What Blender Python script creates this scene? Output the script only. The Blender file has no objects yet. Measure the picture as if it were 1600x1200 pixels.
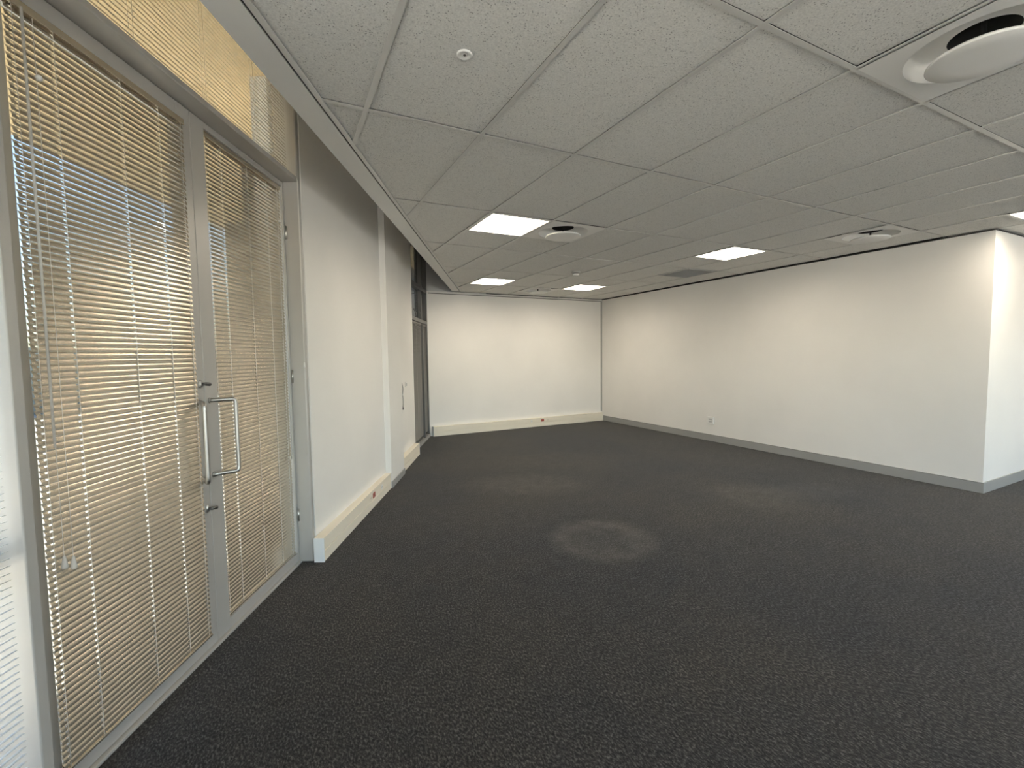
import bpy, bmesh, math, random
from mathutils import Vector, Matrix
random.seed(7)
R = math.radians
SC = bpy.context.scene
COL = SC.collection

# ------------------------------------------------------------------ camera
CAMZ = 1.482                       # eye height above the carpet
YAW, PITCH, ROLL, FPX = R(26.7536), R(-3.6496), R(-0.7995), 715.58
_f = Vector((math.sin(YAW)*math.cos(PITCH), math.cos(YAW)*math.cos(PITCH), math.sin(PITCH)))
_r = Vector((math.cos(YAW), -math.sin(YAW), 0)); _u = _r.cross(_f)
_r2 = _r*math.cos(ROLL)+_u*math.sin(ROLL); _u2 = -_r*math.sin(ROLL)+_u*math.cos(ROLL)
cam_d = bpy.data.cameras.new('camera'); cam = bpy.data.objects.new('camera', cam_d); COL.objects.link(cam)
M = Matrix((_r2, _u2, -_f)).transposed().to_4x4(); M.translation = Vector((0, 0, CAMZ))
cam.matrix_world = M
cam_d.sensor_width = 36.0; cam_d.lens = 36.0*FPX/1600.0; cam_d.clip_start = 0.02
SC.camera = cam

# ------------------------------------------------------------------ world, sun, exposure
LAMP = 29.5                         # radiance of the opal lamp panels
LAMP_COL = (1.0, 0.89, 0.73)
SKY = 1.17
SUN = 37.0
EXPOSURE = 0.0
w = bpy.data.worlds.new('sky'); SC.world = w; w.use_nodes = True
nt = w.node_tree; nt.nodes.clear()
sky = nt.nodes.new('ShaderNodeTexSky'); sky.sky_type = 'NISHITA'; sky.sun_disc = False
sky.sun_elevation = R(60); sky.sun_rotation = R(-63.8); sky.air_density = 1.0; sky.dust_density = 1.5
bg = nt.nodes.new('ShaderNodeBackground'); bg.inputs['Strength'].default_value = SKY
wo = nt.nodes.new('ShaderNodeOutputWorld')
nt.links.new(sky.outputs[0], bg.inputs['Color']); nt.links.new(bg.outputs[0], wo.inputs['Surface'])
sun_d = bpy.data.lights.new('sun', 'SUN'); sun_d.energy = SUN; sun_d.angle = R(0.6); sun_d.color = (1.0, 0.93, 0.82)
sun = bpy.data.objects.new('sun', sun_d); COL.objects.link(sun)
SA = R(26.2278)                     # the window wall runs at this angle to the ceiling grid
_sun_from = Vector((-math.cos(SA)*math.cos(R(60)), math.sin(SA)*math.cos(R(60)), math.sin(R(60))))   # high sun in front of the window wall, kept out by the canopy
sun.rotation_euler = (-_sun_from).to_track_quat('-Z', 'Y').to_euler()
vs = SC.view_settings
vs.view_transform = 'Standard'; vs.look = 'None'; vs.exposure = EXPOSURE; vs.gamma = 1.0; vs.use_curve_mapping = False
SC.cycles.use_denoising = True
SC.cycles.max_bounces = 9; SC.cycles.diffuse_bounces = 5; SC.cycles.glossy_bounces = 4; SC.cycles.transparent_max_bounces = 12
SC.cycles.sample_clamp_indirect = 6.0

# ------------------------------------------------------------------ helpers
def W(s, t, z=0.0):
    """window-wall coordinates (s into the room, t along the wall) to world"""
    return Vector((s*math.cos(SA)+t*math.sin(SA), -s*math.sin(SA)+t*math.cos(SA), z))

MATS = {}
def mat(name, base, rough=0.6, metal=0.0, spec=0.5, build=None):
    m = bpy.data.materials.new(name); m.use_nodes = True
    n = m.node_tree.nodes; b = n['Principled BSDF']
    b.inputs['Base Color'].default_value = (*base, 1); b.inputs['Roughness'].default_value = rough
    b.inputs['Metallic'].default_value = metal; b.inputs['Specular IOR Level'].default_value = spec
    if build: build(m.node_tree, b)
    MATS[name] = m
    return m

def node(t, kind, **kw):
    n = t.nodes.new(kind)
    for k, v in kw.items():
        if k in n.inputs: n.inputs[k].default_value = v
        else: setattr(n, k, v)
    return n
def ramp(t, stops):
    n = t.nodes.new('ShaderNodeValToRGB'); e = n.color_ramp.elements
    e[0].position, e[0].color = stops[0][0], (*stops[0][1], 1)
    e[1].position, e[1].color = stops[-1][0], (*stops[-1][1], 1)
    for p, c in stops[1:-1]:
        x = e.new(p); x.color = (*c, 1)
    return n

class MB:
    def __init__(self): self.v = []; self.f = []; self.sm = []
    def poly(self, vs, faces, smooth=False):
        o = len(self.v); self.v += [tuple(a) for a in vs]
        for f in faces: self.f.append([o+i for i in f]); self.sm.append(smooth)
        return self
    def box(self, x0, x1, y0, y1, z0, z1):
        vs = [(x0,y0,z0),(x1,y0,z0),(x1,y1,z0),(x0,y1,z0),(x0,y0,z1),(x1,y0,z1),(x1,y1,z1),(x0,y1,z1)]
        return self.poly(vs, [(3,2,1,0),(4,5,6,7),(0,1,5,4),(1,2,6,5),(2,3,7,6),(3,0,4,7)])
    def bev(self, x0, x1, y0, y1, z0, z1, b=0.003, seg=2):
        bm = bmesh.new(); bmesh.ops.create_cube(bm, size=1.0)
        for v in bm.verts: v.co = Vector(((x0+x1)/2+v.co.x*(x1-x0), (y0+y1)/2+v.co.y*(y1-y0), (z0+z1)/2+v.co.z*(z1-z0)))
        bmesh.ops.bevel(bm, geom=bm.edges[:], offset=b, segments=seg, affect='EDGES', profile=0.5)
        bm.verts.index_update()
        self.poly([v.co.copy() for v in bm.verts], [[v.index for v in f.verts] for f in bm.faces]); bm.free()
        return self
    def prism(self, pts, z0, z1):
        n = len(pts)
        vs = [(p[0], p[1], z0) for p in pts]+[(p[0], p[1], z1) for p in pts]
        a = sum(pts[i][0]*pts[(i+1) % n][1]-pts[(i+1) % n][0]*pts[i][1] for i in range(n))
        fs = [list(range(n-1, -1, -1)), list(range(n, 2*n))]+[(i, (i+1) % n, n+(i+1) % n, n+i) for i in range(n)]
        if a < 0: fs = [list(reversed(f)) for f in fs]
        return self.poly(vs, fs)
    def lathe(self, prof, seg=32, c=(0, 0, 0), smooth=True, closed=False):
        """prof: (radius, z) list turned about z"""
        vs = []; fs = []
        for r, z in prof:
            for k in range(seg):
                a = 2*math.pi*k/seg; vs.append((c[0]+r*math.cos(a), c[1]+r*math.sin(a), c[2]+z))
        for i in range(len(prof)-1):
            for k in range(seg):
                fs.append((i*seg+k, i*seg+(k+1) % seg, (i+1)*seg+(k+1) % seg, (i+1)*seg+k))
        self.poly(vs, fs, smooth)
        return self
    def tube(self, path, r, seg=10, caps=True):
        P = [Vector(p) for p in path]; vs = []; fs = []
        up = Vector((0.137, 0.31, 0.94)).normalized()
        for i, p in enumerate(P):
            d = (P[min(i+1, len(P)-1)]-P[max(i-1, 0)]).normalized()
            a = d.cross(up)
            if a.length < 1e-4: a = d.cross(Vector((1, 0, 0)))
            a.normalize(); b = d.cross(a).normalized()
            if i: # keep frame continuous
                a = (pa-d*pa.dot(d)).normalized(); b = d.cross(a)
            pa = a
            k = 1.0
            if 0 < i < len(P)-1:
                d0 = (P[i]-P[i-1]).normalized(); d1 = (P[i+1]-P[i]).normalized()
                k = 1/max(0.5, math.sqrt(max(0.05, (1+d0.dot(d1))/2)))
            rr = r[i] if isinstance(r, (list, tuple)) else r
            for q in range(seg):
                an = 2*math.pi*q/seg; vs.append(p+(a*math.cos(an)+b*math.sin(an))*rr*(k if k < 1.2 else 1.2))
        n = len(P)
        for i in range(n-1):
            for q in range(seg):
                fs.append((i*seg+q, i*seg+(q+1) % seg, (i+1)*seg+(q+1) % seg, (i+1)*seg+q))
        self.poly(vs, fs, True)
        if caps:
            o = len(self.v)-n*seg
            self.f.append([o+q for q in range(seg-1, -1, -1)]); self.sm.append(False)
            self.f.append([o+(n-1)*seg+q for q in range(seg)]); self.sm.append(False)
        return self
    def mesh(self, name, m):
        me = bpy.data.meshes.new(name); me.from_pydata(self.v, [], self.f); me.update()
        me.polygons.foreach_set('use_smooth', self.sm)
        if m: me.materials.append(MATS[m])
        return me
    def build(self, name, m, parent=None, loc=None, rz=None):
        return link(name, self.mesh(name, m), parent, loc, rz)

def link(name, me, parent=None, loc=None, rz=None):
    o = bpy.data.objects.new(name, me); COL.objects.link(o)
    if parent is not None: o.parent = parent
    if loc is not None: o.location = loc
    if rz is not None: o.rotation_euler = (0, 0, rz)
    return o
def tag(o, label, cat=None, group=None, kind=None):
    o['label'] = label
    if cat: o['category'] = cat
    if group: o['group'] = group
    if kind: o['kind'] = kind
    return o
def struct(o, label=None, cat=None):
    o['kind'] = 'structure'
    if label: o['label'] = label
    if cat: o['category'] = cat
    return o
def thing(name, label, cat, loc=(0, 0, 0), rz=0.0, group=None):
    o = link(name, None, None, loc, rz); o.empty_display_size = 0.1
    return tag(o, label, cat, group)
def facade(name): # an empty whose local axes are (s, t, z)
    o = link(name, None, None, (0, 0, 0), -SA); o.empty_display_size = 0.1
    return o

# ------------------------------------------------------------------ materials
def paint(t, b, amt=0.04, bump=0.08, scale=70):
    tc = node(t, 'ShaderNodeTexCoord'); nz = node(t, 'ShaderNodeTexNoise', Scale=1.3, Detail=4.0)
    t.links.new(tc.outputs['Object'], nz.inputs['Vector'])
    base = b.inputs['Base Color'].default_value[:3]
    rp = ramp(t, [(0.3, tuple(c*(1-amt) for c in base)), (0.7, tuple(min(1, c*(1+amt*0.4)) for c in base))])
    t.links.new(nz.outputs['Fac'], rp.inputs[0]); t.links.new(rp.outputs[0], b.inputs['Base Color'])
    n2 = node(t, 'ShaderNodeTexNoise', Scale=float(scale), Detail=3.0); t.links.new(tc.outputs['Object'], n2.inputs['Vector'])
    bp = node(t, 'ShaderNodeBump', Strength=bump, Distance=0.002); t.links.new(n2.outputs['Fac'], bp.inputs['Height'])
    t.links.new(bp.outputs[0], b.inputs['Normal'])
mat('wall_paint', (0.83, 0.805, 0.765), 0.55, build=lambda t, b: paint(t, b))
mat('plaster', (0.86, 0.85, 0.82), 0.6, build=lambda t, b: paint(t, b, 0.03))

def tile_nodes(t, b):
    tc = node(t, 'ShaderNodeTexCoord')
    nz = node(t, 'ShaderNodeTexNoise', Scale=150.0, Detail=3.0, Roughness=0.6); t.links.new(tc.outputs['Object'], nz.inputs['Vector'])
    vo = node(t, 'ShaderNodeTexVoronoi', Scale=95.0, Randomness=1.0); t.links.new(tc.outputs['Object'], vo.inputs['Vector'])
    pit = ramp(t, [(0.14, (0.0, 0.0, 0.0)), (0.30, (1, 1, 1))]); t.links.new(vo.outputs['Distance'], pit.inputs[0])
    sel = node(t, 'ShaderNodeTexNoise', Scale=38.0, Detail=2.0); t.links.new(tc.outputs['Object'], sel.inputs['Vector'])
    selr = ramp(t, [(0.46, (1, 1, 1)), (0.54, (0, 0, 0))]); t.links.new(sel.outputs['Fac'], selr.inputs[0])
    mx = node(t, 'ShaderNodeMath', operation='MAXIMUM'); t.links.new(pit.outputs[0], mx.inputs[0]); t.links.new(selr.outputs[0], mx.inputs[1])
    col = ramp(t, [(0.0, (0.36, 0.352, 0.335)), (1.0, (0.83, 0.82, 0.785))]); t.links.new(mx.outputs[0], col.inputs[0])
    sp = ramp(t, [(0.30, (0.80, 0.80, 0.80)), (0.62, (1, 1, 1))]); t.links.new(nz.outputs['Fac'], sp.inputs[0])
    mm = node(t, 'ShaderNodeMix', data_type='RGBA', blend_type='MULTIPLY'); mm.inputs[0].default_value = 1.0
    t.links.new(col.outputs[0], mm.inputs[6]); t.links.new(sp.outputs[0], mm.inputs[7]); t.links.new(mm.outputs[2], b.inputs['Base Color'])
    bp = node(t, 'ShaderNodeBump', Strength=0.5, Distance=0.002); t.links.new(mx.outputs[0], bp.inputs['Height']); t.links.new(bp.outputs[0], b.inputs['Normal'])
mat('ceiling_tile', (0.7, 0.69, 0.65), 0.9, spec=0.2, build=tile_nodes)
mat('tee_white', (0.66, 0.65, 0.62), 0.28, spec=0.8)
mat('plenum', (0.03, 0.03, 0.03), 0.95)
mat('shadow_gap', (0.05, 0.048, 0.045), 0.9)

def carpet_nodes(t, b):
    tc = node(t, 'ShaderNodeTexCoord')
    fine = node(t, 'ShaderNodeTexNoise', Scale=120.0, Detail=4.0, Roughness=0.72)
    mp = node(t, 'ShaderNodeMapping'); mp.inputs['Scale'].default_value = (1.0, 0.5, 1.0); mp.inputs['Rotation'].default_value = (0, 0, SA)
    t.links.new(tc.outputs['Object'], mp.inputs[0]); t.links.new(mp.outputs[0], fine.inputs['Vector'])
    big = node(t, 'ShaderNodeTexNoise', Scale=0.55, Detail=5.0, Roughness=0.55); t.links.new(tc.outputs['Object'], big.inputs['Vector'])
    mid = node(t, 'ShaderNodeTexNoise', Scale=9.0, Detail=5.0, Roughness=0.7); t.links.new(tc.outputs['Object'], mid.inputs['Vector'])
    c1 = ramp(t, [(0.32, (0.007, 0.007, 0.0075)), (0.50, (0.032, 0.031, 0.0305)), (0.68, (0.135, 0.132, 0.128))]); t.links.new(fine.outputs['Fac'], c1.inputs[0])
    c2 = ramp(t, [(0.36, (0.82, 0.84, 0.90)), (0.62, (1.16, 1.10, 1.0))]); t.links.new(big.outputs['Fac'], c2.inputs[0])
    c3 = ramp(t, [(0.35, (0.84, 0.84, 0.84)), (0.68, (1.14, 1.14, 1.14))]); t.links.new(mid.outputs['Fac'], c3.inputs[0])
    m1 = node(t, 'ShaderNodeMix', data_type='RGBA', blend_type='MULTIPLY'); m1.inputs[0].default_value = 1
    m2 = node(t, 'ShaderNodeMix', data_type='RGBA', blend_type='MULTIPLY'); m2.inputs[0].default_value = 1
    t.links.new(c1.outputs[0], m1.inputs[6]); t.links.new(c2.outputs[0], m1.inputs[7])
    t.links.new(m1.outputs[2], m2.inputs[6]); t.links.new(c3.outputs[0], m2.inputs[7])
    cur = m2.outputs[2]
    # dusty, worn marks left in the pile: (x, y, radius x, radius y, strength, ring)
    for (x, y, rx, ry, k, ring) in ((2.30, 2.90, 0.40, 0.40, 0.070, True), (2.55, 4.55, 0.75, 0.42, 0.036, False),
                                    (4.35, 3.05, 0.45, 0.5, 0.034, False), (5.0, 2.85, 0.5, 0.3, 0.026, False), (3.6, 5.2, 1.0, 0.8, 0.010, False)):
        m = node(t, 'ShaderNodeMapping', vector_type='TEXTURE'); m.inputs['Location'].default_value = (x, y, 0)
        m.inputs['Rotation'].default_value = (0, 0, -YAW); m.inputs['Scale'].default_value = (rx, ry, 1)
        t.links.new(tc.outputs['Object'], m.inputs[0])
        wob = node(t, 'ShaderNodeMix', data_type='VECTOR'); wob.inputs[0].default_value = 0.16
        t.links.new(m.outputs[0], wob.inputs[4]); t.links.new(mid.outputs['Color'], wob.inputs[5])
        sph = node(t, 'ShaderNodeTexGradient', gradient_type='SPHERICAL'); t.links.new(wob.outputs[1], sph.inputs[0])
        if ring: rp = ramp(t, [(0.0, (0, 0, 0)), (0.30, (1, 1, 1)), (0.60, (0.6, 0.6, 0.6)), (0.95, (0.35, 0.35, 0.35))])
        else: rp = ramp(t, [(0.0, (0, 0, 0)), (0.55, (1, 1, 1))])
        t.links.new(sph.outputs[0], rp.inputs[0])
        br = node(t, 'ShaderNodeMath', operation='MULTIPLY'); t.links.new(rp.outputs[0], br.inputs[0]); t.links.new(mid.outputs['Fac'], br.inputs[1])
        ad = node(t, 'ShaderNodeMix', data_type='RGBA', blend_type='ADD'); t.links.new(br.outputs[0], ad.inputs[0])
        t.links.new(cur, ad.inputs[6]); ad.inputs[7].default_value = (k*1.0, k*0.92, k*0.78, 1); cur = ad.outputs[2]
    t.links.new(cur, b.inputs['Base Color'])
    bp = node(t, 'ShaderNodeBump', Strength=0.8, Distance=0.004); t.links.new(fine.outputs['Fac'], bp.inputs['Height']); t.links.new(bp.outputs[0], b.inputs['Normal'])
    b.inputs['Sheen Weight'].default_value = 0.10; b.inputs['Sheen Roughness'].default_value = 0.5
mat('carpet', (0.03, 0.03, 0.03), 0.95, spec=0.1, build=carpet_nodes)

def brushed(t, b):
    tc = node(t, 'ShaderNodeTexCoord'); mp = node(t, 'ShaderNodeMapping'); mp.inputs['Scale'].default_value = (300, 300, 3)
    nz = node(t, 'ShaderNodeTexNoise', Scale=1.0, Detail=2.0); t.links.new(tc.outputs['Object'], mp.inputs[0]); t.links.new(mp.outputs[0], nz.inputs['Vector'])
    bp = node(t, 'ShaderNodeBump', Strength=0.06, Distance=0.001); t.links.new(nz.outputs['Fac'], bp.inputs['Height']); t.links.new(bp.outputs[0], b.inputs['Normal'])
mat('frame_alu', (0.51, 0.49, 0.46), 0.40, 0.30, build=brushed)
mat('frame_dark', (0.13, 0.128, 0.125), 0.42, 0.3)
mat('slat_grey', (0.14, 0.133, 0.126), 0.35, 0.4)
mat('steel', (0.52, 0.50, 0.47), 0.36, 1.0, build=brushed)
mat('dark_steel', (0.16, 0.155, 0.15), 0.35, 0.9)
def slat_nodes(t, b):
    tc = node(t, 'ShaderNodeTexCoord'); nz = node(t, 'ShaderNodeTexNoise', Scale=6.0, Detail=3.0); t.links.new(tc.outputs['Object'], nz.inputs['Vector'])
    rp = ramp(t, [(0.3, (0.57, 0.505, 0.405)), (0.7, (0.63, 0.56, 0.455))]); t.links.new(nz.outputs['Fac'], rp.inputs[0]); t.links.new(rp.outputs[0], b.inputs['Base Color'])
mat('slat', (0.58, 0.52, 0.42), 0.27, 0.80, build=slat_nodes)
mat('slat_white', (0.72, 0.72, 0.70), 0.35, 0.25)
mat('cord', (0.75, 0.73, 0.68), 0.7)
def clear_nodes(rough, tint, gl=0.9):
    def f(t, b):
        out = t.nodes['Material Output']
        tr = node(t, 'ShaderNodeBsdfTransparent'); tr.inputs[0].default_value = (*tint, 1)
        g = node(t, 'ShaderNodeBsdfGlossy'); g.inputs['Roughness'].default_value = rough; g.inputs[0].default_value = (gl, gl, gl, 1)
        lw = node(t, 'ShaderNodeLayerWeight', Blend=0.5); pw = node(t, 'ShaderNodeMath', operation='POWER'); pw.inputs[1].default_value = 5.0
        fr = node(t, 'ShaderNodeMath', operation='MULTIPLY_ADD'); fr.inputs[1].default_value = 0.92; fr.inputs[2].default_value = 0.04
        t.links.new(lw.outputs['Facing'], pw.inputs[0]); t.links.new(pw.outputs[0], fr.inputs[0]); mx = node(t, 'ShaderNodeMixShader')
        t.links.new(fr.outputs[0], mx.inputs[0]); t.links.new(tr.outputs[0], mx.inputs[1]); t.links.new(g.outputs[0], mx.inputs[2]); t.links.new(mx.outputs[0], out.inputs['Surface'])
    return f
mat('glass', (1, 1, 1), build=clear_nodes(0.02, (0.93, 0.95, 0.945)))
mat('pale_glass', (1, 1, 1), build=clear_nodes(0.02, (0.62, 0.65, 0.66)))
mat('tinted_glass', (1, 1, 1), build=clear_nodes(0.02, (0.48, 0.505, 0.505)))
def milky(t, b):
    out = t.nodes['Material Output']; tr = node(t, 'ShaderNodeBsdfTransparent'); mx = node(t, 'ShaderNodeMixShader'); mx.inputs[0].default_value = 0.45
    t.links.new(tr.outputs[0], mx.inputs[1]); t.links.new(b.outputs[0], mx.inputs[2]); t.links.new(mx.outputs[0], out.inputs['Surface'])
mat('clear_plastic', (0.80, 0.79, 0.76), 0.15, build=milky)
mat('trunking_cream', (0.83, 0.76, 0.63), 0.45, build=lambda t, b: paint(t, b, 0.05, 0.02))
mat('trunking_cap', (0.86, 0.87, 0.86), 0.4)
mat('skirting_grey', (0.36, 0.355, 0.34), 0.5, 0.15, build=lambda t, b: paint(t, b, 0.05, 0.02))
mat('plastic_white', (0.80, 0.79, 0.76), 0.35)
mat('socket_red', (0.38, 0.07, 0.045), 0.4)
mat('slot_dark', (0.05, 0.045, 0.04), 0.6)
mat('enamel_white', (0.86, 0.85, 0.82), 0.35)
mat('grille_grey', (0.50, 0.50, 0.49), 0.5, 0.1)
mat('duct_black', (0.02, 0.02, 0.02), 0.9)
mat('lamp_tray', (0.86, 0.84, 0.80), 0.4)
def lamp_nodes(t, b):
    b.inputs['Emission Color'].default_value = (*LAMP_COL, 1); b.inputs['Emission Strength'].default_value = LAMP
mat('lamp_opal', (0.8, 0.8, 0.8), 0.5, build=lamp_nodes)
mat('canopy_cream', (0.80, 0.60, 0.34), 0.8, build=lambda t, b: paint(t, b, 0.08))
mat('column_brown', (0.055, 0.047, 0.040), 0.8, build=lambda t, b: paint(t, b, 0.1))
mat('post_white', (0.8, 0.8, 0.8), 0.6)
def pave_nodes(t, b):
    tc = node(t, 'ShaderNodeTexCoord'); br = node(t, 'ShaderNodeTexBrick', Scale=2.5); t.links.new(tc.outputs['Object'], br.inputs['Vector'])
    br.inputs['Color1'].default_value = (0.60, 0.56, 0.49, 1); br.inputs['Color2'].default_value = (0.54, 0.50, 0.44, 1); br.inputs['Mortar'].default_value = (0.36, 0.34, 0.31, 1)
    t.links.new(br.outputs['Color'], b.inputs['Base Color'])
mat('paving', (0.42, 0.39, 0.34), 0.85, build=pave_nodes)
mat('garden_wall', (0.34, 0.35, 0.30), 0.9, build=lambda t, b: paint(t, b, 0.2))

# ------------------------------------------------------------------ dimensions (metres)
CZ = 2.663                      # ceiling grid height
TX, TY = 0.4147, 2.3360         # grid origin
XW, Y0, Y1 = 6.3607, 1.9519, 8.1806
ROOF = 3.50
XE, YB = 11.5, -4.0
def gx(i): return TX+0.6*i
def gy(j): return TY+1.2*j
def st(pts): return [tuple(W(s, t)[:2]) for s, t in pts]
A0 = W(-1.62, (YB-1.62*math.sin(SA))/math.cos(SA)); A1 = W(-1.62, (Y1+0.1-1.62*math.sin(SA))/math.cos(SA))
FOOT = [A0[:2], (XE, YB), (XE, Y1+0.1), A1[:2]]

# ------------------------------------------------------------------ structure
floor = MB().prism(FOOT, -0.08, 0.0).build('floor', 'carpet')
struct(floor, 'worn charcoal loop pile carpet across the empty room', 'floor')

ceil = MB().prism(FOOT, ROOF, ROOF+0.14).build('ceiling', 'plenum')
struct(ceil, 'suspended ceiling of speckled white tiles in a metal grid', 'ceiling')

# units that sit in the grid: (i, j start, half) each 600 x 600
LIGHTS = [(2, 1.0), (4, 3.5), (7, 3.5), (7, 1.0), (9, -1.0), (1, -4.0), (5, -3.5), (9, -3.5), (13, -1.0), (13, -3.5)]
DIFFS = [(3, -1.5), (3, 1.0), (8, 0.0), (6, 4.0)]
GRILLES = [(8, 2.0)]
UNITS = {(i, round(j*2)) for i, j in LIGHTS+DIFFS+GRILLES}
def clip(poly, a, b, c):          # keep a*x + b*y >= c
    out = []
    for k in range(len(poly)):
        p, q = poly[k], poly[(k+1) % len(poly)]
        dp, dq = a*p[0]+b*p[1]-c, a*q[0]+b*q[1]-c
        if dp >= 0: out.append(p)
        if dp*dq < 0:
            u = dp/(dp-dq); out.append((p[0]+u*(q[0]-p[0]), p[1]+u*(q[1]-p[1])))
    return out
def area(p): return abs(sum(p[k][0]*p[(k+1) % len(p)][1]-p[(k+1) % len(p)][0]*p[k][1] for k in range(len(p))))/2 if len(p) > 2 else 0
CS, SS = math.cos(SA), math.sin(SA)
EDGE = -0.856
def room_clip(poly, edge=EDGE, gap=0.018):
    poly = clip(poly, CS, -SS, edge)
    if poly: poly = clip(poly, 0, -1, -(Y1-gap))
    if poly: poly = clip(poly, 0, 1, YB)
    if poly: poly = clip(poly, -1, 0, -XE)
    if poly and min(p[1] for p in poly) >= Y0-0.9: poly = clip(poly, -1, 0, -(XW-gap)) if max(p[1] for p in poly) > Y0+0.6 else poly
    return poly
TZ = CZ+0.0075
for i in range(-9, 19):
    for j in range(-6, 6):
        if gx(i) > XW and gy(j) > Y0: continue
        h = [(i, 2*j) in UNITS, (i, 2*j+1) in UNITS]
        spans = [(j, j+1)] if not any(h) else [(j+k*0.5, j+k*0.5+0.5) for k in (0, 1) if not h[k]]
        for a, b in spans:
            g = 0.009
            p = room_clip([(gx(i)+g, gy(a)+g), (gx(i+1)-g, gy(a)+g), (gx(i+1)-g, gy(b)-g), (gx(i)+g, gy(b)-g)])
            if len(p) < 3 or area(p) < 0.002: continue
            dz = random.uniform(-0.0008, 0.0015)
            MB().prism(p, TZ+dz, TZ+0.016+dz).build('ceiling_tile', 'ceiling_tile', ceil)
hw = 0.012
for i in range(-9, 20):
    p = room_clip([(gx(i)-hw, YB), (gx(i)+hw, YB), (gx(i)+hw, Y0 if gx(i) > XW-0.02 else Y1), (gx(i)-hw, Y0 if gx(i) > XW-0.02 else Y1)])
    if len(p) > 2 and area(p) > 0.004: MB().prism(p, CZ, CZ+0.0016).build('grid_main_tee', 'tee_white', ceil)
for j2 in range(-12, 12):
    j = j2/2
    if j2 % 2 == 0:
        xs = [(-6.0, XE)]
    else:
        xs = [(gx(i), gx(i+1)) for (i, jj) in UNITS if jj in (j2, j2-1)]
    for x0, x1 in xs:
        if gy(j) > Y0: x1 = min(x1, XW-0.018)
        if x0 >= x1: continue
        p = room_clip([(x0, gy(j)-hw), (x1, gy(j)-hw), (x1, gy(j)+hw), (x0, gy(j)+hw)])
        if len(p) > 2 and area(p) > 0.002: MB().prism(p, CZ+0.0002, CZ+0.0014).build('grid_cross_tee', 'tee_white', ceil)

# bulkhead between the tiles and the window pocket, with its metal edge
o = facade('trim_1'); struct(o, 'smooth plaster bulkhead strip running along the window wall at ceiling level', 'bulkhead')
MB().box(-0.998, -0.868, -5.0, 8.53, CZ, ROOF).build('bulkhead', 'plaster', o)
MB().box(-0.857, -0.832, -5.0, 8.50, CZ-0.001, CZ+0.002).build('edge_angle', 'tee_white', o)
MB().box(-1.62, -0.998, -5.0, 8.53, ROOF-0.012, ROOF).build('pocket_lining', 'wall_paint', o)
MB().box(-0.869, -0.866, -5.0, 8.50, CZ+0.006, CZ+0.05).build('gap_liner', 'shadow_gap', o)

wl = facade('wall_left'); struct(wl, 'white plastered window wall with a projecting column between the doors and the far window', 'wall')
MB().prism([(-1.425, 3.30), (-1.39, 5.11), (-1.75, 5.11), (-1.75, 3.30)], 0, ROOF).build('wall_panel', 'wall_paint', wl)
MB().box(-1.75, -1.325, 5.11, 5.73, 0, ROOF).build('column', 'wall_paint', wl)
MB().box(-1.75, -1.42, 5.73, 6.93, 0, ROOF).build('wall_panel', 'wall_paint', wl)
MB().box(-1.62, -1.42, -5.3, 0.20, 2.60, ROOF).build('wall_panel', 'wall_paint', wl)
MB().box(-1.62, -1.42, -5.3, 0.20, 0, 0.10).build('sill', 'wall_paint', wl)
MB().box(-1.62, -1.42, -0.05, 0.20, 0.10, 2.60).build('wall_panel', 'wall_paint', wl)
MB().box(-1.62, -1.42, -5.3, -4.65, 0.10, 2.60).build('wall_panel', 'wall_paint', wl)
o = MB().box(W(-1.62, 8.45)[0]-0.05, XW, Y1, Y1+0.1, 0, CZ-0.003).build('wall_far', 'wall_paint'); struct(o, 'white painted wall at the far end of the room', 'wall')
MB().box(W(-1.62, 8.45)[0]-0.05, 3.6, Y1+0.02, Y1+0.1, CZ-0.003, ROOF).build('upper_panel', 'grille_grey', o)  # grey colour stands in for the bulkhead's shade in the pocket
MB().box(3.6, XW, Y1+0.06, Y1+0.1, CZ-0.003, ROOF).build('upper_panel', 'plenum', o)
o = MB().box(XW, XE, Y0, Y1+0.1, 0, CZ-0.003).build('wall_right', 'wall_paint'); struct(o, 'long plain white wall on the right with a square outer corner', 'wall')
GX = 10.8                       # glazing behind the camera reaches from the window wall to here
o = MB().box(A0[0]-0.2, XE, YB-0.1, YB, 2.60, ROOF).build('wall_rear', 'wall_paint'); struct(o, 'white wall with glazing behind the camera', 'wall')
MB().box(A0[0]-0.2, GX, YB-0.1, YB, 0.0, 0.10).build('sill', 'wall_paint', o)
MB().box(GX, XE, YB-0.1, YB, 0.0, 2.60).build('wall_panel', 'wall_paint', o)
w4 = struct(link('window_4', None), 'wide glazing behind the camera that lets daylight in', 'window')
def glazing(par, n, length, place):
    d = length/n
    for k in range(n):
        for nm, m, args in (('mullion', 'frame_alu', (0.01, 0.09, k*d-0.03, k*d+0.03, 0.10, 2.60)), ('bottom_rail', 'frame_alu', (0.01, 0.09, k*d+0.03, (k+1)*d-0.03, 0.10, 0.14)),
                            ('top_rail', 'frame_alu', (0.01, 0.09, k*d+0.03, (k+1)*d-0.03, 2.56, 2.60)), ('glass_pane', 'glass', (0.048, 0.052, k*d+0.03, (k+1)*d-0.03, 0.14, 2.56))):
            MB().box(*args).build(nm, m, par)
    par.matrix_world = place
wx0 = A0[0]+0.05
glazing(w4, 9, GX-wx0, Matrix.Translation((wx0, YB, 0)) @ Matrix.Rotation(R(-90), 4, 'Z'))
o = MB().box(XE, XE+0.1, YB-0.1, Y1+0.1, 0.0, ROOF).build('wall_side', 'wall_paint'); struct(o, 'plain white wall on the far right beyond the corner', 'wall')
w5 = struct(link('window_5', None), 'glazed stretch of the window wall behind the camera', 'window')
glazing(w5, 3, 4.6, Matrix.Translation(W(-1.48, -0.05)) @ Matrix.Rotation(math.pi-SA, 4, 'Z'))
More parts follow.
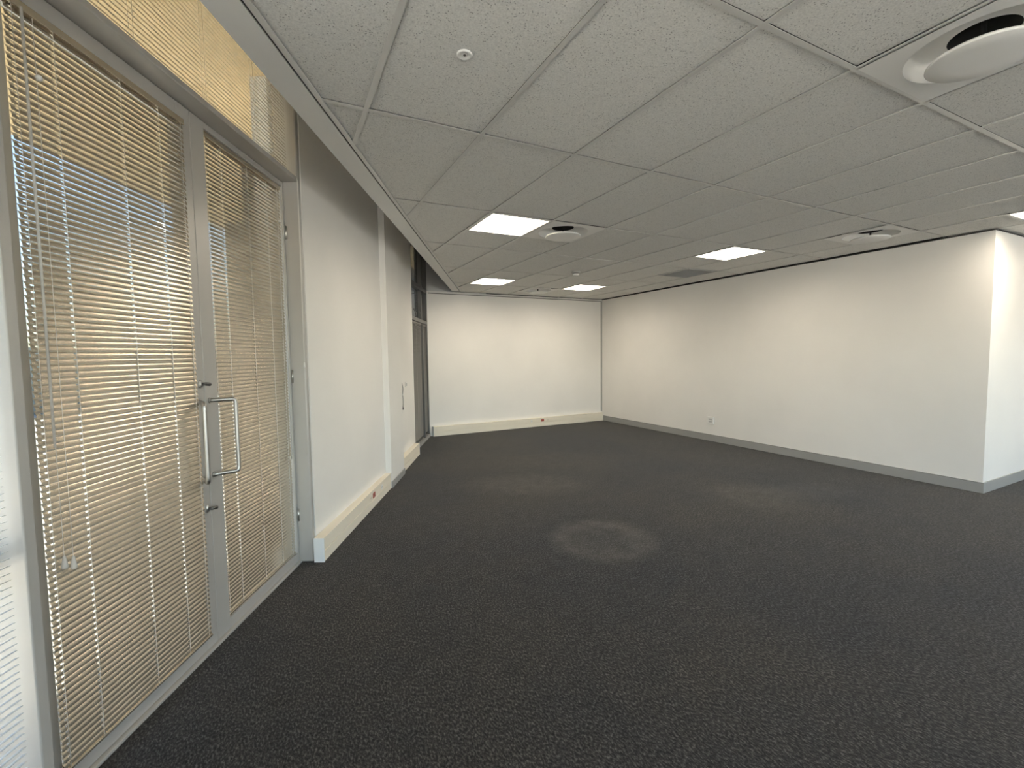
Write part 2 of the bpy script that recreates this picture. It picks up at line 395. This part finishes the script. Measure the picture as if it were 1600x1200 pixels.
o = MB().box(XW+0.0, XE, Y1+0.1, Y1+0.12, 0, ROOF).build('wall_outer', 'plenum'); struct(o, 'outer closing wall behind the right block', 'wall')

# trims and baseboards
o = MB().bev(XW-0.013, XW, Y0-0.013, Y1, 0, 0.112, 0.003).build('baseboard_right', 'skirting_grey'); struct(o, 'grey skirting along the long right wall', 'skirting')
MB().box(XW-0.0132, XW-0.0128, Y0, Y1, 0.104, 0.106).build('groove', 'slot_dark', o)
o = MB().bev(XW, XE, Y0-0.013, Y0, 0, 0.112, 0.003).build('baseboard_return', 'skirting_grey'); struct(o, 'grey skirting around the outer corner on the right', 'skirting')
o = facade('baseboard_left'); struct(o, 'short grey skirting around the column on the window wall', 'skirting')
MB().bev(-1.325, -1.313, 5.10, 5.73, 0, 0.072, 0.002).build('front_strip', 'skirting_grey', o)
MB().bev(-1.39, -1.313, 5.098, 5.11, 0, 0.072, 0.002).build('side_strip', 'skirting_grey', o)
o = MB().box(2.44, XW, Y1-0.016, Y1, CZ-0.036, CZ-0.008).build('trim_2', 'tee_white'); struct(o, 'thin metal ceiling trim along the top of the far wall', 'trim')
MB().box(2.44, XW, Y1-0.006, Y1, CZ-0.046, CZ-0.036).build('shadow_line', 'shadow_gap', o)
o = MB().box(XW-0.006, XW, Y0, Y1-0.016, CZ-0.016, CZ-0.003).build('trim_3', 'shadow_gap'); struct(o, 'dark shadow line along the top of the right wall', 'trim')
o = MB().box(XW, XE, Y0-0.006, Y0, CZ-0.016, CZ-0.003).build('trim_4', 'shadow_gap'); struct(o, 'dark shadow line along the top of the corner return wall', 'trim')
o = MB().bev(XW-0.028, XW, Y1-0.012, Y1, 0.205, CZ-0.046, 0.002).build('trim_5', 'skirting_grey'); struct(o, 'slim grey vertical trim in the far corner of the room', 'trim')

# ------------------------------------------------------------------ door set
fr = facade('trim_6'); struct(fr, 'grey aluminium frame around the glazed double doors', 'door frame')
MB().bev(-1.62, -1.43, 1.330, 1.366, 0, ROOF-0.013, 0.004).build('mullion', 'frame_alu', fr)
MB().box(-1.62, -1.575, 1.366, 1.398, 0, 2.69).build('door_stop', 'frame_alu', fr)
MB().bev(-1.62, -1.43, 3.258, 3.300, 0, ROOF-0.013, 0.010, 4).build('jamb', 'frame_alu', fr)
MB().bev(-1.62, -1.43, 1.367, 3.257, 2.692, 2.722, 0.003).build('transom_bar', 'frame_alu', fr)
MB().bev(-1.62, -1.56, 1.367, 3.257, 3.462, ROOF-0.013, 0.003).build('head_rail', 'frame_alu', fr)
MB().bev(-1.62, -1.512, 1.366, 3.258, 0.0, 0.014, 0.003).build('threshold', 'frame_alu', fr)

def pull_handle(parent, t0, dt):
    h = MB()
    z0, z1 = 0.885, 1.270; d = 0.082; s0 = -1.53
    def P(k, z): return (s0+k*d, t0+k*dt, z)
    rad = 0.016; q = rad/0.116
    pts = [P(0, z0), P(0.1, z0), P(1-2*q, z0), P(1-q, z0), P(1-0.29*q, z0+0.29*rad), P(1, z0+rad), P(1, z0+2*rad), P(1, (z0+z1)/2),
           P(1, z1-2*rad), P(1, z1-rad), P(1-0.29*q, z1-0.29*rad), P(1-q, z1), P(1-2*q, z1), P(0.1, z1), P(0, z1)]
    h.tube(pts, 0.0105, 14)
    o = h.build('pull_handle', 'steel', parent); o['label'] = 'brushed steel cranked pull handle'
    for z in (z0, z1):
        m = MB(); m.tube([(s0, t0, z), (s0+0.006, t0, z)], 0.016, 16); m.build('handle_rose', 'steel', o)
def lock(parent, t0, z, big):
    e = MB(); e.tube([(-1.531, t0-0.004, z-0.020), (-1.531, t0-0.004, z-0.014), (-1.531, t0-0.004, z+0.014), (-1.531, t0-0.004, z+0.020)], [0.006, 0.0115, 0.0115, 0.006], 14)
    o = e.build('lock_plate', 'steel', parent)
    m = MB(); m.tube([(-1.53, t0, z), (-1.505, t0, z)], 0.008, 12); m.tube([(-1.505, t0-0.014, z+0.002), (-1.503, t0-0.004, z+0.001), (-1.500, t0+0.024, z-0.003), (-1.499, t0+0.030, z-0.004)], [0.006, 0.0085, 0.0095, 0.006], 12)
    m.build('thumb_turn', 'dark_steel', o)
def leaf(name, label, t0, t1, wl_, wr_, ztop):
    d = facade(name); struct(d, label, 'door')
    MB().bev(-1.58, -1.53, t0, t0+wl_, 0.016, 2.688, 0.003).build('stile', 'frame_alu', d)
    MB().bev(-1.58, -1.53, t1-wr_, t1, 0.016, 2.688, 0.003).build('stile', 'frame_alu', d)
    MB().bev(-1.58, -1.531, t0+wl_, t1-wr_, ztop, 2.688, 0.003).build('top_rail', 'frame_alu', d)
    MB().bev(-1.58, -1.531, t0+wl_, t1-wr_, 0.016, 0.075, 0.003).build('bottom_rail', 'frame_alu', d)
    MB().box(-1.576, -1.572, t0+wl_-0.01, t1-wr_+0.01, 0.07, ztop+0.005).build('glass_pane', 'tinted_glass', d)
    return d
d1 = leaf('door_1', 'left leaf of the glazed aluminium double doors behind the larger venetian blind', 1.400, 2.317, 0.085, 0.085, 2.60)
pull_handle(d1, 2.268, -0.082); lock(d1, 2.292, 1.358, False); lock(d1, 2.292, 0.727, True)
d2 = leaf('door_2', 'right leaf of the glazed aluminium double doors beside the wall panel', 2.321, 3.256, 0.103, 0.022, 2.655)
pull_handle(d2, 2.356, 0.082)
for z in (0.35, 1.35, 2.35):
    MB().tube([(-1.525, 3.256, z-0.045), (-1.525, 3.256, z+0.045)], 0.008, 10).build('hinge', 'steel', d2)
w3 = facade('window_3'); struct(w3, 'transom window above the double doors', 'window')
MB().box(-1.588, -1.584, 1.36, 3.262, 2.72, 3.465).build('glass_pane', 'tinted_glass', w3)

# sidelight beside the doors
w1 = facade('window_1'); struct(w1, 'tall sidelight window at the left edge beside the double doors', 'window')
MB().bev(-1.62, -1.53, 0.20, 0.25, 0, ROOF-0.013, 0.003).build('jamb', 'frame_alu', w1)
MB().bev(-1.62, -1.53, 0.25, 1.33, 0.0, 0.07, 0.003).build('bottom_rail', 'frame_alu', w1)
MB().bev(-1.62, -1.53, 0.25, 1.33, 2.69, 2.75, 0.003).build('top_rail', 'frame_alu', w1)
MB().bev(-1.60, -1.55, 0.25, 1.33, 0.86, 0.91, 0.003).build('mid_rail', 'frame_alu', w1)
MB().box(-1.580, -1.576, 0.24, 1.335, 0.06, 0.865).build('glass_pane', 'pale_glass', w1)
MB().box(-1.580, -1.576, 0.24, 1.335, 0.905, 2.70).build('glass_pane', 'pale_glass', w1)
MB().box(-1.62, -1.53, 0.25, 1.33, 2.75, ROOF-0.013).build('head_panel', 'frame_alu', w1)

# far window
w2 = facade('window_2'); struct(w2, 'tall grey framed window next to the far wall', 'window')
FT0, FT1 = 6.93, 8.42
MB().bev(-1.55, -1.45, FT0, FT0+0.03, 0, ROOF-0.013, 0.003).build('jamb', 'frame_dark', w2)
MB().bev(-1.55, -1.45, 8.345, FT1, 0, ROOF-0.013, 0.003).build('jamb', 'frame_dark', w2)
MB().bev(-1.55, -1.44, FT0, 8.44, 0.0, 0.055, 0.003).build('sill_rail', 'skirting_grey', w2)
MB().bev(-1.55, -1.45, FT0+0.03, 8.345, 2.045, 2.105, 0.004).build('transom_bar', 'frame_dark', w2)
MB().bev(-1.55, -1.45, FT0+0.03, 8.345, 2.600, 2.660, 0.004).build('transom_bar', 'frame_dark', w2)
MB().bev(-1.55, -1.50, FT0+0.03, 8.345, 0.895, 0.945, 0.003).build('mid_rail', 'frame_dark', w2)
MB().bev(-1.55, -1.45, 7.945, 7.995, 0.055, 2.045, 0.003).build('mullion', 'frame_dark', w2)
MB().bev(-1.55, -1.47, 7.97, 8.02, 2.105, 2.60, 0.003).build('mullion', 'frame_dark', w2)
MB().bev(-1.55, -1.47, 7.99, 8.05, 2.66, ROOF-0.013, 0.003).build('mullion', 'frame_dark', w2)
for z0, z1 in ((0.05, 0.90), (0.94, 2.05), (2.10, 2.605), (2.655, ROOF-0.02)):
    MB().box(-1.532, -1.528, FT0+0.02, 8.35, z0, z1).build('glass_pane', 'tinted_glass', w2)
for t in (7.30, 7.72):
    MB().tube([(-1.45, t, 2.115), (-1.44, t, 2.12), (-1.435, t+0.01, 2.16), (-1.455, t+0.015, 2.20), (-1.47, t+0.015, 2.235)], 0.008, 8).build('window_stay', 'dark_steel', w2)

# ------------------------------------------------------------------ venetian blinds
PITCH_S = 0.0215
def slat_mesh(L, holes, tilt, m, wdt=0.025, crown=0.0024):
    us = [-0.5*wdt, -0.33*wdt, -0.11*wdt, 0.11*wdt, 0.33*wdt, 0.5*wdt]
    ys = [0.0]
    for hpos in holes: ys += [hpos-0.006, hpos+0.006]
    ys.append(L); hs = {2*k+1 for k in range(len(holes))}
    c, s = math.cos(tilt), math.sin(tilt)
    mb = MB()
    for side in (0, 1):
        vs = []; fs = []
        for y in ys:
            for u in us:
                n = crown*(1-(2*u/wdt)**2)-(0.0003 if side else 0)
                vs.append((u*c+n*s, y, -u*s+n*c))
        nu = len(us)
        for a in range(len(ys)-1):
            for b in range(nu-1):
                if a in hs and b == 2: continue
                q = (a*nu+b, a*nu+b+1, (a+1)*nu+b+1, (a+1)*nu+b)
                fs.append(q if not side else q[::-1])
        mb.poly(vs, fs, True)
    return mb.mesh('slat', m)
def blind(label, s, t0, t1, zb, zt, tilt, holes, m='slat', head=True, droop=0.0, gather=0):
    b = facade('venetian_blind'); tag(b, label, 'blind', 'venetian blinds on the window wall')
    L = t1-t0
    me = slat_mesh(L, [x-t0 for x in holes], tilt, m)
    n = int((zt-0.03-zb-0.02)/PITCH_S)
    for k in range(n):
        z = zt-0.035-k*PITCH_S
        o = link('slat', me, b, (s, t0+random.uniform(-0.0012, 0.0012), z))
        o.rotation_euler = (random.uniform(-0.0012, 0.0012)+droop*k/n, random.uniform(-0.012, 0.012), 0)
    for g in range(gather):
        o = link('slat', me, b, (s, t0, zb+0.016+0.005*g)); o.rotation_euler = (droop, 0, 0)
    MB().bev(s-0.0125, s+0.0125, t0, t1, zt-0.026, zt, 0.002).build('headrail', m, b)
    o = MB().bev(-0.0115, 0.0115, 0, L, -0.006, 0.006, 0.003).build('bottom_rail', m, b, (s, t0, zb+0.006)); o.rotation_euler = (droop, 0, 0)
    hw_ = 0.0125*math.cos(tilt)+0.001
    for x in holes:
        c = MB()
        for q in (-hw_, hw_): c.tube([(s+q, x, zt-0.02), (s+q, x, zb+0.01)], 0.0007, 5)
        c.build('ladder_cord', 'cord', b)
    return b
TL = R(67.5)
b1 = blind('wide closed champagne venetian blind hung over the left door leaf', -1.500, 1.457, 2.218, 0.105, 2.595, TL, [1.478, 1.607, 1.87, 2.065, 2.20], gather=3)
MB().tube([(-1.478, 1.492, 2.57), (-1.479, 1.492, 1.20)], 0.0042, 8).build('tilt_wand', 'clear_plastic', b1)
for tt, zz in ((1.497, 0.815), (1.528, 0.800)):
    c = MB().tube([(-1.482, tt, 2.56), (-1.482, tt, zz)], 0.0008, 5).build('lift_cord', 'cord', b1)
    MB().lathe([(0.001, 0.022), (0.004, 0.020), (0.008, -0.004), (0.0095, -0.014), (0.008, -0.022), (0.001, -0.023)], 14, (-1.482, tt, zz)).build('cord_tassel', 'clear_plastic', c)
MB().lathe([(0.0005, 0.010), (0.007, 0.007), (0.0100, 0.0), (0.007, -0.007), (0.0005, -0.010)], 14, (-1.480, 1.534, 2.383)).build('cord_stop', 'plastic_white', b1)
b2 = blind('narrower closed champagne venetian blind set into the right door leaf', -1.549, 2.436, 3.226, 0.078, 2.650, TL, [2.452, 2.578, 2.83, 3.05, 3.19], gather=1)
MB().lathe([(0.0005, 0.009), (0.006, 0.006), (0.009, 0.0), (0.006, -0.006), (0.0005, -0.009)], 12, (-1.524, 3.165, 2.40)).build('cord_stop', 'plastic_white', b2)
MB().tube([(-1.530, 3.205, 2.62), (-1.530, 3.205, 0.80)], 0.0035, 8).build('tilt_wand', 'clear_plastic', b2)
MB().bev(-1.53, -1.518, 3.168, 3.186, 0.775, 0.80, 0.003).build('wand_grip', 'steel', b2)
b3 = blind('shallow open venetian blind in the transom above the doors', -1.500, 1.395, 3.240, 2.728, 3.470, R(51), [1.52, 1.95, 2.40, 2.85, 3.17])
c = MB().tube([(-1.437, 3.243, 2.735), (-1.424, 3.240, 2.69), (-1.4235, 3.236, 2.2), (-1.424, 3.230, 1.44)], 0.0032, 6).build('pull_cord', 'cord', b3)
MB().lathe([(0.001, 0.02), (0.004, 0.018), (0.007, -0.015), (0.001, -0.018)], 12, (-1.424, 3.229, 1.43)).build('cord_tassel', 'plastic_white', c)
b4 = blind('open silvery venetian blind on the sidelight at the left edge', -1.470, 0.27, 1.316, 0.05, 2.66, R(-24), [0.42, 0.80, 1.18], m='slat_white')
b5 = blind('dark closed venetian blind on the left side of the far window mullion', -1.475, 6.975, 7.885, 0.075, 2.035, R(60), [7.10, 7.45, 7.78], m='slat_grey')
b6 = blind('narrow closed venetian blind squeezed between far window mullion and corner', -1.475, 8.005, 8.335, 0.075, 2.035, R(60), [8.06, 8.28], m='slat_grey')

# ------------------------------------------------------------------ cable trunking
def trunking(parent, L, H, D, sockets):
    """runs along local y from 0 to L, back on x = 0, front at x = D"""
    MB().poly([(0, 0.004, 0), (D-0.006, 0.004, 0), (D-0.006, 0.004, H-0.002), (0, 0.004, H-0.002), (0, L-0.004, 0), (D-0.006, L-0.004, 0), (D-0.006, L-0.004, H-0.002), (0, L-0.004, H-0.002)],
              [(0, 1, 2, 3), (7, 6, 5, 4), (1, 5, 6, 2), (2, 6, 7, 3), (0, 3, 7, 4), (0, 4, 5, 1)]).build('trunk_body', 'trunking_cream', parent)
    MB().bev(D-0.006, D, 0.003, L-0.003, H*0.50, H-0.001, 0.0015).build('cover_strip', 'trunking_cream', parent)
    MB().bev(D-0.006, D+0.0005, 0.003, L-0.003, 0.004, H*0.45, 0.0015).build('cover_strip', 'trunking_cream', parent)
    MB().bev(-0.0, D+0.002, 0.0, 0.004, 0.0, H, 0.001).build('end_cap', 'trunking_cap', parent)
    MB().bev(-0.0, D+0.002, L-0.004, L, 0.0, H, 0.001).build('end_cap', 'trunking_cap', parent)
    for y, col, sz in sockets:
        p = MB().bev(D, D+0.005, y-sz/2, y+sz/2, H*0.56, H*0.56+0.05, 0.002).build('socket', col, parent)
        for q in (-0.010, 0.010): MB().box(D+0.0048, D+0.0056, y+q-0.002, y+q+0.002, H*0.56+0.02, H*0.56+0.032).build('socket_slot', 'slot_dark', p)
tr = thing('cable_trunking', 'long cream skirting trunking with a red socket between doors and column', 'trunking', W(-1.421, 3.245), -SA+math.atan2(-0.020, 1.845)*1.0, 'skirting cable trunking')
trunking(tr, 1.845, 0.178, 0.074, [(1.10, 'trunking_cream', 0.07), (1.20, 'socket_red', 0.07), (1.47, 'plastic_white', 0.05)])
tr = thing('cable_trunking', 'short cream skirting trunking between the column and the far window', 'trunking', W(-1.419, 5.733), -SA, 'skirting cable trunking')
trunking(tr, 1.10, 0.178, 0.078, [])
x0 = W(-1.415, 8.40)[0]+0.015
tr = thing('cable_trunking', 'cream skirting trunking spanning the whole far wall', 'trunking', (x0, Y1-0.001, 0), R(-90), 'skirting cable trunking')
trunking(tr, XW-x0-0.03, 0.180, 0.078, [(2.06, 'plastic_white', 0.03), (2.32, 'socket_red', 0.07), (2.44, 'trunking_cream', 0.07)])

# ------------------------------------------------------------------ wall bits
o = thing('wall_outlet', 'small square white outlet low on the long right wall', 'outlet', (XW, 5.265, 0.29), 0.0)
MB().bev(-0.026, 0.0, -0.06, 0.06, 0.0, 0.118, 0.004).build('back_box', 'plastic_white', o)
p = MB().bev(-0.031, -0.0255, -0.057, 0.057, 0.003, 0.115, 0.003).build('face_plate', 'plastic_white', o)
MB().bev(-0.033, -0.0305, -0.036, 0.030, 0.066, 0.090, 0.001).build('rocker', 'grille_grey', p)
MB().bev(-0.033, -0.0305, -0.036, 0.030, 0.026, 0.050, 0.001).build('rocker', 'grille_grey', p)
hc = facade('hanging_cable'); tag(hc, 'loose pale cable looped down the wall beside the column', 'cable')
MB().bev(-1.4200, -1.402, 6.005, 6.035, 1.135, 1.185, 0.003).build('wall_clip', 'plastic_white', hc)
MB().tube([(-1.405, 6.02, 1.15), (-1.400, 6.00, 1.09), (-1.398, 5.995, 1.02), (-1.402, 6.03, 0.95), (-1.405, 6.10, 0.985), (-1.402, 6.12, 1.05), (-1.404, 6.07, 1.12), (-1.408, 6.025, 1.16)], 0.006, 8).build('cable_loop', 'skirting_grey', hc)
MB().tube([(-1.404, 6.05, 0.965), (-1.408, 6.07, 0.90), (-1.410, 6.09, 0.82), (-1.410, 6.08, 0.755)], 0.005, 8).build('cable_tail', 'skirting_grey', hc)
MB().tube([(-1.405, 6.09, 0.975), (-1.408, 6.14, 0.92), (-1.410, 6.15, 0.84), (-1.410, 6.13, 0.78)], 0.005, 8).build('cable_tail', 'skirting_grey', hc)
MB().tube([(-1.410, 6.08, 0.765), (-1.410, 6.08, 0.735)], 0.008, 8).build('plug', 'plastic_white', hc)
MB().tube([(-1.410, 6.13, 0.80), (-1.410, 6.13, 0.765)], 0.009, 8).build('plug', 'dark_steel', hc)
o = facade('wall_socket'); tag(o, 'tiny grey data socket on the wall next to the loose cable', 'socket')
MB().bev(-1.420, -1.412, 6.33, 6.43, 1.055, 1.125, 0.002).build('face_plate', 'plastic_white', o)
MB().bev(-1.4125, -1.4105, 6.35, 6.41, 1.07, 1.11, 0.001).build('insert', 'grille_grey', o)

# ------------------------------------------------------------------ ceiling fittings
LL = {(2, 1.0): 'lit recessed square ceiling light beside a round diffuser, nearest the window wall', (4, 3.5): 'lit recessed square ceiling light close to the far wall, left one of two',
      (7, 3.5): 'lit recessed square ceiling light close to the far wall, right one of two', (7, 1.0): 'lit recessed square ceiling light beside the top of the long right wall',
      (9, -1.0): 'lit recessed square ceiling light cut by the right edge near the corner'}
def ceiling_light(i, j):
    o = thing('ceiling_light', LL.get((i, j), 'lit recessed square ceiling light behind the camera'), 'light', (gx(i)+0.3, gy(j)+0.3, CZ), 0.0, 'recessed square ceiling lights')
    a, b, d = 0.296, 0.272, 0.068; c = 0.225
    v = [(-a, -a, 0.0015), (a, -a, 0.0015), (a, a, 0.0015), (-a, a, 0.0015), (-b, -b, 0.0), (b, -b, 0.0), (b, b, 0.0), (-b, b, 0.0)]
    MB().poly(v, [(0, 4, 5, 1), (1, 5, 6, 2), (2, 6, 7, 3), (3, 7, 4, 0)]).build('frame', 'enamel_white', o)
    v = [(-b, -b, 0), (b, -b, 0), (b, b, 0), (-b, b, 0), (-b, -b, d), (b, -b, d), (b, b, d), (-b, b, d)]
    MB().poly(v, [(0, 4, 5, 1), (1, 5, 6, 2), (2, 6, 7, 3), (3, 7, 4, 0), (4, 7, 6, 5)]).build('tray', 'lamp_tray', o)
    e = 0.262
    MB().bev(-e, e, -e, e, d-0.010, d-0.002, 0.003).build('opal_panel', 'lamp_opal', o)
    MB().bev(0.235, 0.243, -0.03, 0.03, d-0.026, d-0.010, 0.001).build('lamp_clip', 'grille_grey', o)
for i, j in LIGHTS: ceiling_light(i, j)
DL = {(3, -1.5): 'large round air diffuser cut by the top right corner of the photo', (3, 1.0): 'round white air diffuser right next to the nearest left ceiling light',
      (8, 0.0): 'round air diffuser near the top of the long right wall', (6, 4.0): 'small looking round air diffuser between the two farthest ceiling lights'}
def diffuser(i, j):
    o = thing('air_diffuser', DL[(i, j)], 'air diffuser', (gx(i)+0.3, gy(j)+0.3, CZ), 0.0, 'round ceiling air diffusers')
    n = 48; a = 0.296; r0 = 0.242
    vs = []; fs = []
    for k in range(n):
        an = 2*math.pi*k/n; c, s = math.cos(an), math.sin(an); q = a/max(abs(c), abs(s))
        vs += [(c*q, s*q, 0.0), (c*r0, s*r0, 0.0)]
    for k in range(n):
        m = (k+1) % n; fs.append((2*k+1, 2*m+1, 2*m, 2*k))
    MB().poly(vs, [f[::-1] for f in fs]).build('face_panel', 'enamel_white', o)
    MB().lathe([(0.242, 0.0), (0.2425, 0.004), (0.243, 0.045), (0.237, 0.078), (0.215, 0.094), (0.182, 0.092), (0.150, 0.074), (0.120, 0.054), (0.106, 0.048)], 48).build('bell', 'enamel_white', o)
    MB().lathe([(0.106, 0.048), (0.106, 0.20), (0.0005, 0.20)], 32).build('duct_neck', 'duct_black', o)
    MB().lathe([(0.0005, -0.016), (0.10, -0.020), (0.160, -0.026), (0.170, -0.032), (0.172, -0.039), (0.166, -0.043), (0.10, -0.046), (0.0005, -0.047)], 48).build('disc', 'enamel_white', o)
    MB().tube([(0, 0, -0.018), (0, 0, 0.20)], 0.009, 10).build('stem', 'duct_black', o)
for i, j in DIFFS: diffuser(i, j)
o = thing('air_grille', 'flat grey return air grille in the ceiling near the long right wall', 'grille', (gx(8)+0.3, gy(2.0)+0.3, CZ), 0.0)
a = 0.296
MB().box(-a, a, -a, -a+0.025, 0, 0.012).box(-a, a, a-0.025, a, 0, 0.012).box(-a, -a+0.025, -a+0.025, a-0.025, 0, 0.012).box(a-0.025, a, -a+0.025, a-0.025, 0, 0.012).build('frame', 'grille_grey', o)
MB().box(-a, a, -a, a, 0.05, 0.055).build('backing', 'grille_grey', o)
bl = MB().poly([(-0.271, 0, 0.002), (0.271, 0, 0.002), (0.271, 0.012, 0.022), (-0.271, 0.012, 0.022), (-0.271, 0.0012, 0.002), (0.271, 0.0012, 0.002), (0.271, 0.0132, 0.022), (-0.271, 0.0132, 0.022)],
               [(0, 1, 2, 3), (7, 6, 5, 4), (0, 4, 5, 1), (3, 2, 6, 7)]).mesh('blade', 'grille_grey')
for k in range(26): link('blade', bl, o, (0, -0.268+k*0.0205, 0))
o = thing('smoke_detector', 'small round smoke detector on the ceiling before the farthest right light', 'detector', (3.86, 5.56, CZ))
MB().lathe([(0.0005, 0.003), (0.062, 0.003), (0.064, -0.008), (0.058, -0.014), (0.046, -0.018)], 32).build('base', 'grille_grey', o)
MB().lathe([(0.043, -0.016), (0.043, -0.030)], 32).build('sensing_slot', 'slot_dark', o)
MB().lathe([(0.047, -0.028), (0.049, -0.036), (0.044, -0.048), (0.030, -0.054), (0.0005, -0.055)], 32).build('cover', 'enamel_white', o)
o = thing('ceiling_sensor', 'tiny flush round sensor with a dark eye in the nearest ceiling tile', 'sensor', (0.700, 1.765, TZ-0.001))
MB().lathe([(0.031, 0.002), (0.031, -0.003), (0.027, -0.005), (0.016, -0.003), (0.013, 0.0)], 28).build('rim', 'enamel_white', o)
MB().lathe([(0.013, 0.0), (0.010, -0.002), (0.006, -0.0022)], 20).build('cup', 'enamel_white', o)
MB().lathe([(0.0062, -0.0018), (0.004, -0.005), (0.0005, -0.006)], 16).build('eye', 'slot_dark', o)

# ------------------------------------------------------------------ outside the glass
g = facade('ground'); struct(g, 'pale paving outside the glazed doors', 'paving')
MB().box(-40, 40, -45, 45, -0.20, -0.10).build('paving', 'paving', g)
c = facade('canopy'); struct(c, 'cream soffit of the canopy outside the glazed doors', 'canopy')
MB().box(-4.21, -1.62, -4.9, 16.5, 3.42, 3.58).build('soffit_slab', 'canopy_cream', c)
c = struct(link('added_overhang', None), 'unseen overhang added behind the camera to cut sky light on the glazing', 'canopy')
MB().box(A0[0]-0.3, XE+2.2, YB-3.6, YB-0.1, 3.30, 3.46).build('soffit_slab', 'plaster', c)  # unseen slab added to hold back high sky light from the rear glazing
c = facade('garden_wall'); struct(c, 'low boundary wall outside beyond the paving', 'wall')
MB().box(-14.3, -14.0, -30, 45, -0.10, 1.9).build('wall_slab', 'garden_wall', c)
c = facade('neighbour_wing'); struct(c, 'dark brown outer wall of the next wing beyond the far window', 'wall')
MB().box(-4.0, -2.05, 6.7, 16.4, -0.10, 3.42).build('wall_slab', 'column_brown', c)
c = facade('canopy_column'); tag(c, 'brown column outside seen through the transom blind', 'column')
MB().bev(-2.40, -2.20, 4.30, 4.46, -0.10, 3.42, 0.01).build('shaft', 'column_brown', c)
MB().bev(-2.44, -2.16, 4.26, 4.50, -0.10, 0.05, 0.01).build('plinth', 'column_brown', c)
c = facade('rain_pipe'); tag(c, 'white rain pipe outside beside the brown column', 'pipe')
MB().tube([(-2.26, 4.62, -0.10), (-2.26, 4.62, 3.42)], 0.035, 14).build('pipe', 'post_white', c)
MB().tube([(-2.26, 4.62, 2.70), (-2.26, 4.62, 2.74)], 0.041, 14).build('pipe_clip', 'post_white', c)
